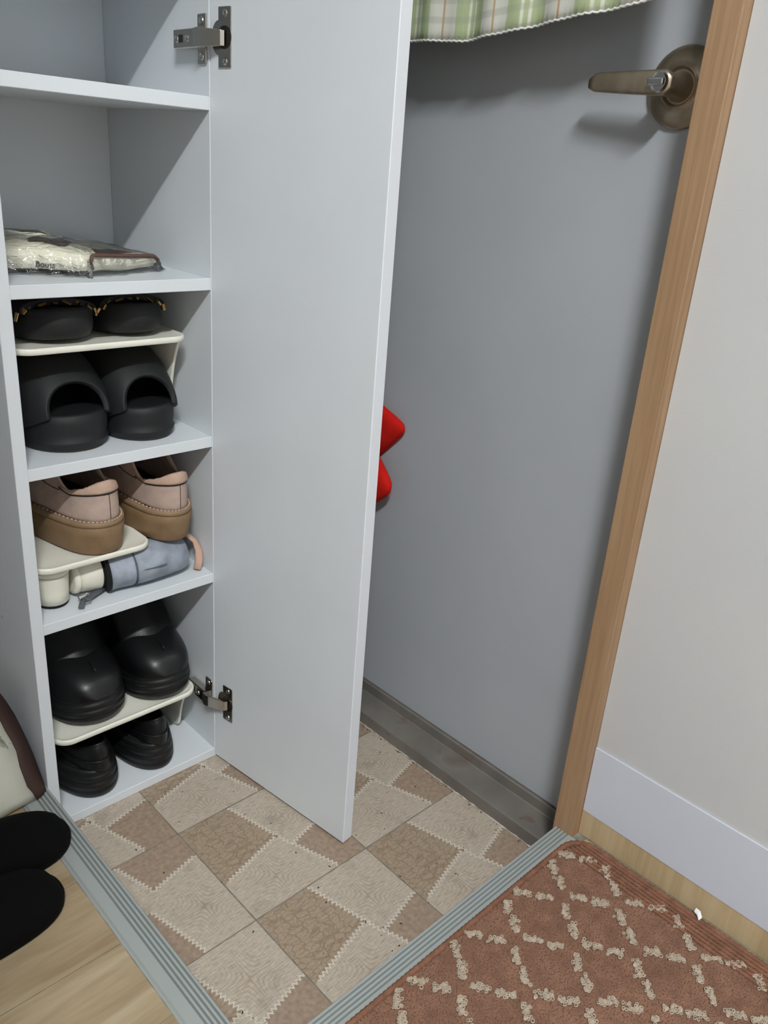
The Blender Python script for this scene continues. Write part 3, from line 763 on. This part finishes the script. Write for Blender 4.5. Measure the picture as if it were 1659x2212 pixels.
# grey suede shoe lying on its side, block heel to the left
gs = thing('grey_suede_shoe', 'light grey suede shoe lying on its side at the shelf edge', 'shoe', (.1205, .0440, Z4+.0285), (0, -.03, -.16))
loft('heel_tip', [xring(-.0030, .0265, 1.1), xring(-.0026, .0282, 1.1), xring(.0014, .0282, 1.1)], 'inside', gs)
loft('heel', [xring(.0016, .0276, 1.1), xring(.012, .0268, 1.1), xring(.0330, .0272, 1.1), xring(.0365, .0262, 1.1)], 'suede', gs)
cr = []
for q, (x_, r_, fy_, cz_, cy_) in enumerate([(.0368, .0255, 1.08, 0, 0), (.0372, .0278, 1.08, .0005, 0), (.046, .0282, 1.1, .001, .0), (.060, .0288, 1.1, .0015, .002), (.076, .0282, 1.1, .001, .004), (.094, .0262, 1.1, -.001, .007), (.108, .0238, 1.1, -.0035, .010), (.1165, .0215, 1.1, -.005, .013), (.1205, .0185, 1.0, -.006, .015), (.1212, .012, 1.0, -.007, .016)]):
    cr.append(xring(x_, r_, fy_, 1.0, cy_, cz_))
loft('counter', cr, 'suede', gs)
tube('seam', [(.0366, .0285*1.08*math.cos(a_), .0270*math.sin(a_)) for a_ in np.linspace(0, 2*PI, 30)[:-1]], .0010, 'suededark', gs, n=6, cyclic=True)
tube('slit', [(.044+.034*q, -.0300-.0012*math.sin(PI*q), .0035+.0015*q) for q in np.linspace(0, 1, 8)], .0007, 'suededark', gs, n=6)
loft('toe', [[(.050+.05*s+.020*math.cos(a_), .025+.10*s, -.004+.021*(1-.3*s)*math.sin(a_)) for a_ in [2*PI*i_/18 for i_ in range(18)]] for s in np.linspace(0, 1, 6)], 'suede', gs)
# second grey shoe behind, with pink elastic strap
g2_ = thing('grey_suede_shoe', 'dark grey shoe behind, with a pink elastic strap by the side wall', 'shoe', (.2220, .0760, Z4+.0270), (0, 0, .1))
loft('upper', [[(-.080+.094*s, .0245*(1-.15*s*s)*math.cos(a_), .0245*(1-.12*s)*math.sin(a_)+.001) for a_ in [2*PI*i_/22 for i_ in range(22)]] for s in np.linspace(0, 1, 8)], 'suededark', g2_)
loft('sole_edge', [[(.0150+.0035*s, .0215*math.cos(a_), .0225*math.sin(a_)) for a_ in [2*PI*i_/22 for i_ in range(22)]] for s in (0, 1)], 'inside', g2_)
tube('elastic_strap', [(.0120, -.020, .0240), (.0240, -.034, .0230), (.0310, -.043, .0140), (.0330, -.050, .0), (.0290, -.056, -.012), (.0220, -.060, -.0235)], .0058, 'strap', g2_, n=10, flat=.45)

# ------------------------------------------------------------------ PACKAGED BOOT BAG ON THE SHELF
Z2 = .7498
pk = thing('packaged_cloth_bag', 'folded cream and brown cloth bag in clear plastic on the shelf', 'packaged bag', (.13, .11, Z2))
out0 = [(.119, .043), (.150, .050), (.190, .062), (.228, .076), (.240, .090), (.243, .120), (.241, .200), (.225, .232), (.130, .236), (.040, .234), (.020, .220), (.017, .160), (.017, .118), (.024, .104), (.050, .084), (.080, .066), (.104, .050)]
def catm(P, m=5):
    out = []
    for i in range(len(P)):
        p0, p1, p2, p3 = [np.array(P[(i+q) % len(P)], float) for q in (-1, 0, 1, 2)]
        for s in range(m):
            t = s/m; out.append(tuple(.5*((2*p1)+(-p0+p2)*t+(2*p0-5*p1+4*p2-p3)*t*t+(-p0+3*p1-3*p2+p3)*t**3)))
    return out
oc_ = catm(out0, 12); cenx, ceny = .13, .135
def shr(p, d):
    vx, vy = cenx-p[0], ceny-p[1]; L_ = math.hypot(vx, vy); return (p[0]+vx/L_*d-.13, p[1]+vy/L_*d-.11)
def rimz(p, base):   # thinner to the right side
    return base*(.58+.42*max(0, min(1, (.243-(p[0]))/.16)))
rings = []
prf = [(.010, .003), (.003, .006), (.0, .012), (.001, .020), (.005, .0265), (.014, .0305), (.030, .0335), (.050, .0355), (.075, .0365)]
prf = [(a[0]+(b[0]-a[0])*t/5, a[1]+(b[1]-a[1])*t/5) for a, b in zip(prf, prf[1:]) for t in range(5)]+[prf[-1]]
for d, z in prf:
    rings.append([shr(p, d)+(.0015+rimz(p, z)+.0012*math.sin(p[0]*90+d*60),) for p in oc_])
nring = len(oc_)
cb = loft('cloth', rings, ['clothcream', 'clothbrown'], pk)
# printed brown patches on the cloth
for p in cb.data.polygons:
    c = p.center; X, Y, Z = c.x+.13, c.y+.11, c.z
    r_i = 0
    a1 = ((X-.108)/.030)**2+((Y-.097-.004*math.sin(X*160))/.019)**2 < 1 and Z > .0275
    a2 = (X-.020)**2+(Y-.150)**2 < .014**2
    a3 = .205 < X and Z > .012 and Y < .17 and not (Z < .0185)
    a4 = X > .236
    a5 = .140 < X < .24 and Z > .0225 and Y < .088 and X+Y > .18
    a6 = Z < .0065 and X < .125
    if a1 or a2 or a4 or a5 or a6: p.material_index = 1
# folded edge loop: brown binding of the fold on the front face
fold = []
for q in np.linspace(0, 1, 22):
    fold.append(q)
def frontp(s, z):      # a point on the front right face, s=0 front corner .. 1 right corner
    P0, P1 = np.array((.119, .0405)), np.array((.238, .0800)); p = P0+(P1-P0)*s
    return (p[0]-.13, p[1]-.11-.0005, z)
lp = [frontp(.10+.02*math.cos(a_), .016+.008*math.sin(a_)) for a_ in np.linspace(1.4*PI, .6*PI, 8)]
lp += [frontp(s, .0255-.0075*s) for s in np.linspace(.12, .93, 10)]+[frontp(.985, .0135), frontp(.98, .009), frontp(.93, .0072)]
tube('binding', lp, .0022, 'clothbrown', pk, n=8)
# lettering
cu = bpy.data.curves.new('printed_word', 'FONT'); cu.body = 'Boots'; cu.size = .0092; cu.extrude = .0001; cu.offset = .00025; cu.align_x = 'LEFT'; cu.resolution_u = 4
tmp = bpy.data.objects.new('tmp_text', cu); COL.objects.link(tmp)
bpy.context.view_layer.update()
me = bpy.data.meshes.new_from_object(tmp.evaluated_get(bpy.context.evaluated_depsgraph_get())); bpy.data.objects.remove(tmp)
me.materials.clear(); me.materials.append(M['ink'])
wd = bpy.data.objects.new('printed_word', me); COL.objects.link(wd); wd.parent = pk
d_ = Vector((.0690, -.0425, -.0030)).normalized(); nrm = Vector((-.50, -.80, .25)).normalized(); nrm = (nrm-d_*nrm.dot(d_)).normalized(); upx = nrm.cross(d_)
mw_ = Matrix((d_, upx, nrm)).transposed().to_4x4(); mw_.translation = Vector((.0715-.13, .0672-.11, .0100)); wd.matrix_local = mw_
# clear wrapper
rings = []
for d, z in ((.004, .0004), (-.006, .0012), (-.009, .0025), (-.0055, .006), (-.0040, .014), (-.002, .023), (.004, .030), (.014, .034), (.030, .0372), (.050, .0392), (.080, .0402)):
    rr_ = []
    for iq, p in ((q_/2.4, p_) for q_, p_ in enumerate(oc_)):
        w_ = .0012*math.sin(iq*1.9+d*300)+.0010*math.sin(iq*.7+z*260)
        x_, y_ = shr(p, d+w_*(.9 if z > .003 else 2.2)); x_ = max(x_, .0158-.13); x_ = min(x_, .2645-.13)
        rr_.append((x_, y_, rimz(p, z)+.0006+.0007*math.sin(iq*1.3+z*400)*(z > .003)))
    rings.append(rr_)
loft('plastic_wrapper', rings, 'film', pk, cap=False)
tube('wrapper_twist', [(.1235-.13, .0400-.11, .020), (.1225-.13, .0360-.11, .012), (.1225-.13, .0320-.11, .0045), (.119-.13, .0290-.11, .0018)], [.0012, .0026, .0018, .0035], 'film', pk, n=7)

# ------------------------------------------------------------------ TOTE BAG AT THE LEFT
tb = thing('tote_bag', 'cream canvas tote bag with dark brown side edge leaning on the cabinet', 'bag', (-.10, .05, H))
RE = [(-.0210, -.0140, .0825), (-.0235, -.0100, .0920), (-.0280, -.0050, .1020), (-.0310, .0060, .1300), (-.0285, .0200, .1450), (-.0300, .0300, .1560), (-.0330, .0400, .1680), (-.0360, .0500, .1850), (-.0440, .0600, .2100)]
OE = [(-.0050, -.0045, .0825), (-.0045, .0010, .0900), (-.0045, .0160, .1050), (-.0060, .0280, .1250), (-.0080, .0380, .1420), (-.0100, .0500, .1560), (-.0120, .0620, .1700), (-.0160, .0780, .1850), (-.0250, .0950, .2080)]
rings = []
for (rx, ry, rz), (ox_, oy_, oz) in zip(RE, OE):
    s = (rz-.0825)/.125
    ring = [(rx, ry, rz)]
    for q in range(1, 10): ring.append((rx-(.30)*q/9, ry-.010*math.sin(PI*q/9)*(1-s*.5)+.0022*math.sin(q*2.2+s*6)-.012*q/9, rz+.0*q))
    ring += [(-.335, .06, rz), (-.33, .13, rz), (-.18, .15, rz), (ox_-.02, .14, oz)]
    rings.append([(x-(-.10), y-.05, z-H) for x, y, z in ring])
bb_ = loft('body', rings, 'bagcream', tb); 
r1 = [[(a[0]+.10, a[1]-.05-.0010, a[2]-H) for a in RE], [((a[0]*.5+b[0]*.5)+.10+.001, (a[1]*.5+b[1]*.5)-.05-.0020, (a[2]+b[2])/2-H) for a, b in zip(RE, OE)], [(b[0]+.10, b[1]-.05, b[2]-H) for b in OE], [(b[0]+.10-.010, b[1]-.05+.030, b[2]-H) for b in OE]]
ed = loft('brown_edge', r1, 'bagbrown', tb, closed=False, cap=False); mod(ed, 'SOLIDIFY', thickness=.0015, offset=0)
tg = put('clear_tag', [(-.0400+.10, .0335-.05, .160-H), (-.0300+.10, .0250-.05, .1515-H), (-.037+.10, .0225-.05, .1500-H), (-.062+.10, .030-.05, .172-H), (-.060+.10, .045-.05, .190-H), (-.046+.10, .043-.05, .180-H)], [(0, 1, 2, 3, 4, 5)], 'film', tb); mod(tg, 'SOLIDIFY', thickness=.0010)

# ------------------------------------------------------------------ BLACK SLIPPERS
def slipper(label, loc, rz, L=.25, Wd=.100):
    t = thing('black_slipper', label, 'slipper', loc, (0, 0, rz))
    sole('sole', L, Wd, [(0, .004), (.0015, .001), (.010, .0002), (.0150, .002), (.0165, .006)], 'felt', t, heel=.90, p=4.6)
    n, m = 28, 16; v_, f_ = [], []
    for j in range(m+1):
        s = j/m; y = L*(.42+.575*s)
        for i in range(n+1):
            a_ = PI*i/n; hwid = max(.0006, hw_(min(.9995, y/L), Wd, .90, 4.6)-.0005)
            hz = .034*math.sqrt(max(0, 1-s**3.4))+.0005
            v_.append((hwid*math.copysign(abs(math.cos(a_))**.85, math.cos(a_)), y, .010+hz*math.sin(a_)**.8))
    for j in range(m):
        for i in range(n): f_.append((j*(n+1)+i, j*(n+1)+i+1, (j+1)*(n+1)+i+1, (j+1)*(n+1)+i))
    o = fixn(put('upper', v_, f_, 'felt', t, smooth=True)); mod(o, 'SOLIDIFY', thickness=.003, offset=-1)
    return t
slipper('upper of two black felt slippers, its toe on the metal strip', (-.2640, -.0760, H+.0004), -PI/2-.08, L=.252, Wd=.094)
slipper('lower of two black felt slippers, lying on the wood floor', (-.3080, -.1860, H+.0004), -PI/2+.045, L=.250, Wd=.094)

# ------------------------------------------------------------------ RED FELT PIECE ON THE DOOR
rd = thing('red_cloth_decoration', 'bright red cloth piece with pointed corners on the grey door', 'decoration', (DOORX-.001, -.02, .46))
def diamond(name, cy_, cz_, hy, hz, x0, rot, tilt=0):
    n = 8; v_, f_ = [], []
    m = 14
    for i in range(m+1):
        for j in range(m+1):
            u, w_ = -1+2*i/m, -1+2*j/m
            k1 = (1-abs(u)**5)*(1-abs(w_)**5)
            a_, b_ = (u-w_)/2*1.0, (u+w_)/2
            # round the corners a little
            rr_ = 1-.10*(abs(u)*abs(w_))**6
            y, z = a_*hy*2*rr_*.5*1.0, b_*hz*2*rr_*.5
            y2, z2 = y*math.cos(rot)-z*math.sin(rot), y*math.sin(rot)+z*math.cos(rot)
            v_.append((x0-.013*k1**.7-tilt*b_, cy_+y2, cz_+z2))
    for i in range(m):
        for j in range(m): f_.append((i*(m+1)+j, (i+1)*(m+1)+j, (i+1)*(m+1)+j+1, i*(m+1)+j+1))
    o = fixn(put(name, v_, f_, 'red', rd, smooth=True)); mod(o, 'SOLIDIFY', thickness=.004, offset=0)
    return o
diamond('upper_petal', .050, .044, .130, .080, -.004, -.22, .006)
diamond('lower_petal', .055, -.020, .131, .110, -.021, .06, -.004)

# ------------------------------------------------------------------ PLAID CURTAIN
ct = thing('door_curtain', 'green and white plaid curtain hanging in front of the grey door', 'curtain', (.49, -.15, 1.04))
hem = [(.20, 1.046), (.05, 1.043), (-.092, 1.0405), (-.186, 1.0365), (-.24, 1.0415), (-.294, 1.0480), (-.371, 1.0560), (-.422, 1.0620), (-.455, 1.067)]
hy_, hz_ = [h[0] for h in hem][::-1], [h[1] for h in hem][::-1]
nx, nz = 220, 26; v_, f_, uv_ = [], [], []
cum = 0; px_ = None; us = []
Ys = np.linspace(.20, -.455, nx+1)
def fold_x(y, z): 
    g = min(1, (z-1.03)/.9+.35)
    return .0085*math.sin(y*62+.6)*g+.0040*math.sin(y*141+1.2+3*z)*g
def warp(y): return .082*math.sin((y+.155)*7.0)/7.0
for i, y in enumerate(Ys):
    z0 = float(np.interp(y, hy_, hz_))
    if px_ is not None: cum += .655/nx
    us.append(cum)
    for j in range(nz+1):
        s = j/nz; z = z0+(1.90-z0)*s**1.3
        zz_ = z+(.0009*math.sin(i*2.4) if j == 0 else 0)
        v_.append((fold_x(y, z)+.004*s, y+.15, zz_-1.04)); uv_.append(((y-.010*s*0)+.153+.06*math.sin((y+.15)*14)*(y < -.2)*.12, (z-z0)))
    px_ = y
for i in range(nx):
    for j in range(nz): f_.append((i*(nz+1)+j, (i+1)*(nz+1)+j, (i+1)*(nz+1)+j+1, i*(nz+1)+j+1))
co = put('cloth', v_, f_, 'plaid', ct, smooth=True, uvs=uv_); mod(co, 'SOLIDIFY', thickness=.0016, offset=0)
tube('hem', [(fold_x(y, 1.04)-.0008, y+.15, float(np.interp(y, hy_, hz_))-1.04+.0006+.0007*math.sin(i*2.1)) for i, y in enumerate(np.linspace(.20, -.455, 260))], .0012, 'paper', ct, n=6)
tube('curtain_rod', [(0.004, .45, .865), (0.004, -.336, .865)], .006, 'cyl', ct, n=12)

# ------------------------------------------------------------------ DOORMAT
MX0, MX1, MY0, MY1 = -.16, .5005, -1.35, -.5205
mt = thing('doormat', 'rust brown looped pile doormat with beige trellis pattern beside the entrance step', 'doormat', (.17, -.93, H-.002))
Mo = Vector((.17, -.93, H-.002))
cnr = rrect(MX0, MX1, MY0, MY1, .036, 10)
M['matbase'] = plain('rust_mat_backing', (104, 74, 58), .95, var=.1, vs=200)
M['pile'] = plain('rust_pile', (130, 98, 81), .95, var=.09, vs=55, spec=.1)
M['pile2'] = plain('rust_rib_pile', (124, 88, 70), .92, var=.1, vs=80, spec=.1)
M['tuft'] = plain('beige_loop_pile', (174, 160, 142), .9, var=.08, vs=200, spec=.15)
loft('backing', [[(p[0]-Mo.x, p[1]-Mo.y, z) for p in rrect(MX0+i_, MX1-i_, MY0+i_, MY1-i_, .036-i_, 10)] for z, i_ in ((.0002, .001), (.0050, .001), (.0058, .003))], 'matbase', mt)
bc = []
per_ = rrect(MX0+.003, MX1-.003, MY0+.003, MY1-.003, .033, 10)
dense = []
for i in range(len(per_)):
    a, b = per_[i], per_[(i+1) % len(per_)]; L_ = math.hypot(b[0]-a[0], b[1]-a[1]); n_ = max(1, int(L_/.0022))
    dense += [(a[0]+(b[0]-a[0])*q/n_, a[1]+(b[1]-a[1])*q/n_) for q in range(n_)]
tube('binding', [(p[0]-Mo.x, p[1]-Mo.y, .0046) for p in dense], [.0038+.0005*((i % 3)-1) for i in range(len(dense))], 'pile2', mt, n=7, cyclic=True)
# pile tufts as octahedra in one mesh
def inside(x, y, ins):
    x0, x1, y0, y1, r = MX0+ins, MX1-ins, MY0+ins, MY1-ins, max(.006, .036-ins)
    dx = np.maximum(np.maximum(x0+r-x, x-(x1-r)), 0); dy = np.maximum(np.maximum(y0+r-y, y-(y1-r)), 0)
    return (dx*dx+dy*dy) <= r*r
# beige trellis blotches
NX, NY, DX, DY = .4400, -.6228, .0466, .0500
bl = []
for a in range(-14, 4):
    for b in range(-3, 16):
        if (a+b) % 2: continue
        X, Y = NX+a*DX, NY-b*DY
        for sx_ in (1, -1):
            for q, (lt, of) in enumerate(((.30, .0022), (.68, -.0022))):
                bx, by = X+sx_*DX*lt, Y-DY*lt
                ln_v = math.hypot(DX, DY); tx_, ty_ = sx_*DX/ln_v, -DY/ln_v
                bl.append((bx-ty_*of*sx_, by+tx_*of*sx_, tx_, ty_))
bl = np.array(bl)
def tufts(name, P, R, Hh, mat):
    n = len(P); base = np.array([(1, 0, 0), (0, 1, 0), (-1, 0, 0), (0, -1, 0), (0, 0, 1), (0, 0, -.4)])
    ang = rng.uniform(0, PI, n); ca, sa = np.cos(ang), np.sin(ang)
    V = np.zeros((n, 6, 3)); 
    V[:, :, 0] = (base[None, :, 0]*ca[:, None]-base[None, :, 1]*sa[:, None])*R[:, None]+P[:, None, 0]
    V[:, :, 1] = (base[None, :, 0]*sa[:, None]+base[None, :, 1]*ca[:, None])*R[:, None]+P[:, None, 1]
    V[:, :, 2] = base[None, :, 2]*Hh[:, None]+P[:, None, 2]
    V[:, 4, :2] += rng.uniform(-.0007, .0007, (n, 2))
    F = np.array([(0, 1, 4), (1, 2, 4), (2, 3, 4), (3, 0, 4)])[None]+6*np.arange(n)[:, None, None]
    o = put(name, V.reshape(-1, 3).tolist(), F.reshape(-1, 3).tolist(), mat, mt, smooth=True); o['kind'] = 'stuff'; return o
gx, gy = np.meshgrid(np.arange(MX0, MX1, .0021), np.arange(-.99, MY1, .0021)); gx, gy = gx.ravel(), gy.ravel()
gx = gx+rng.uniform(-.0008, .0008, gx.shape); gy = gy+rng.uniform(-.0008, .0008, gy.shape)
ok = inside(gx, gy, .0075) & (gx < MX1-.038); gx, gy = gx[ok], gy[ok]
tufts('pile', np.c_[gx-Mo.x, gy-Mo.y, np.full(gx.shape, .0056)], rng.uniform(.0013, .0020, gx.shape), rng.uniform(.0012, .0026, gx.shape), 'pile')
# ribbed border rows of chunky loops
for row in range(5):
    ins = .0100+row*.0060
    dn = [(MX1-ins, y_) for y_ in np.arange(-1.05, MY1-.006-.0035*(5-row)*.6, .0027)]
    tube('border_row', [(x-Mo.x+random.uniform(-.0003, .0003), y-Mo.y+random.uniform(-.0003, .0003), .0062) for x, y in dn], [.0022+.0010*(q % 2)+random.uniform(-.0003, .0003) for q in range(len(dn))], 'pile2', mt, n=6)
# beige loops: little rings
rv, rf = [], []
for bx, by, tx_, ty_ in bl:
    if not inside(bx, by, .014) or by < -.99: continue
    for q in range(30):
        al, ac = random.uniform(-.0104, .0104), random.gauss(0, .0023)
        cx_, cy_ = bx+tx_*al-ty_*ac, by+ty_*al+tx_*ac; r_ = random.uniform(.0015, .0023); zc = .0072+random.uniform(0, .0010); b0 = len(rv); ph0 = random.uniform(0, 6)
        nseg, ns = 8, 4; tiltx = random.uniform(-.4, .4)
        for i in range(nseg):
            A = 2*PI*i/nseg+ph0
            for j in range(ns):
                B = 2*PI*j/ns; rr_ = r_+.0009*math.cos(B)
                rv.append((cx_+rr_*math.cos(A)-Mo.x, cy_+rr_*math.sin(A)*.75-Mo.y, zc+.0009*math.sin(B)+tiltx*r_*math.sin(A)))
        for i in range(nseg):
            for j in range(ns): rf.append((b0+i*ns+j, b0+((i+1) % nseg)*ns+j, b0+((i+1) % nseg)*ns+(j+1) % ns, b0+i*ns+(j+1) % ns))
o = put('trellis_loops', rv, rf, 'tuft', mt, smooth=True); o['kind'] = 'stuff'

# ------------------------------------------------------------------ SMALL SCRAPS
sc_ = put('paper_scrap', [(0, 0, .001), (.004, .003, .003), (.002, .009, .006), (-.002, .013, .005), (-.005, .009, .003), (-.003, .004, .006), (-.001, .006, .002)], [(0, 1, 2, 6), (6, 2, 3, 5), (5, 3, 4), (0, 6, 5)], 'paper')
mod(sc_, 'SOLIDIFY', thickness=.0012); sc_.location = (.4935, -.7010, H+.0058); sc_.rotation_euler = (.3, .2, -.7)
tag(sc_, 'tiny white paper scrap at the wall edge of the doormat', 'scrap')
V_, F_ = [], []
for q in range(120):
    if q < 60: x, y = random.uniform(.02, .50), random.uniform(-.47, .0)
    else: x, y = XD-abs(random.gauss(0, .004))-.001, random.uniform(-.47, .1)
    if x < W+T and y > -.002: continue
    r_ = random.uniform(.0004, .0011); b0 = len(V_); a0 = random.uniform(0, PI); el = random.uniform(1, 2.4)
    for i in range(6):
        A = PI/3*i; lx, ly = r_*el*math.cos(A), r_*math.sin(A)
        V_.append((x+lx*math.cos(a0)-ly*math.sin(a0), y+lx*math.sin(a0)+ly*math.cos(a0), .0001))
    V_.append((x, y, .0008)); F_ += [(b0+i, b0+(i+1) % 6, b0+6) for i in range(6)]
gp = put('floor_grit', V_, F_, 'dirt'); gp['kind'] = 'stuff'; tag(gp, 'dark grit scattered over the entrance tiles', 'dirt')
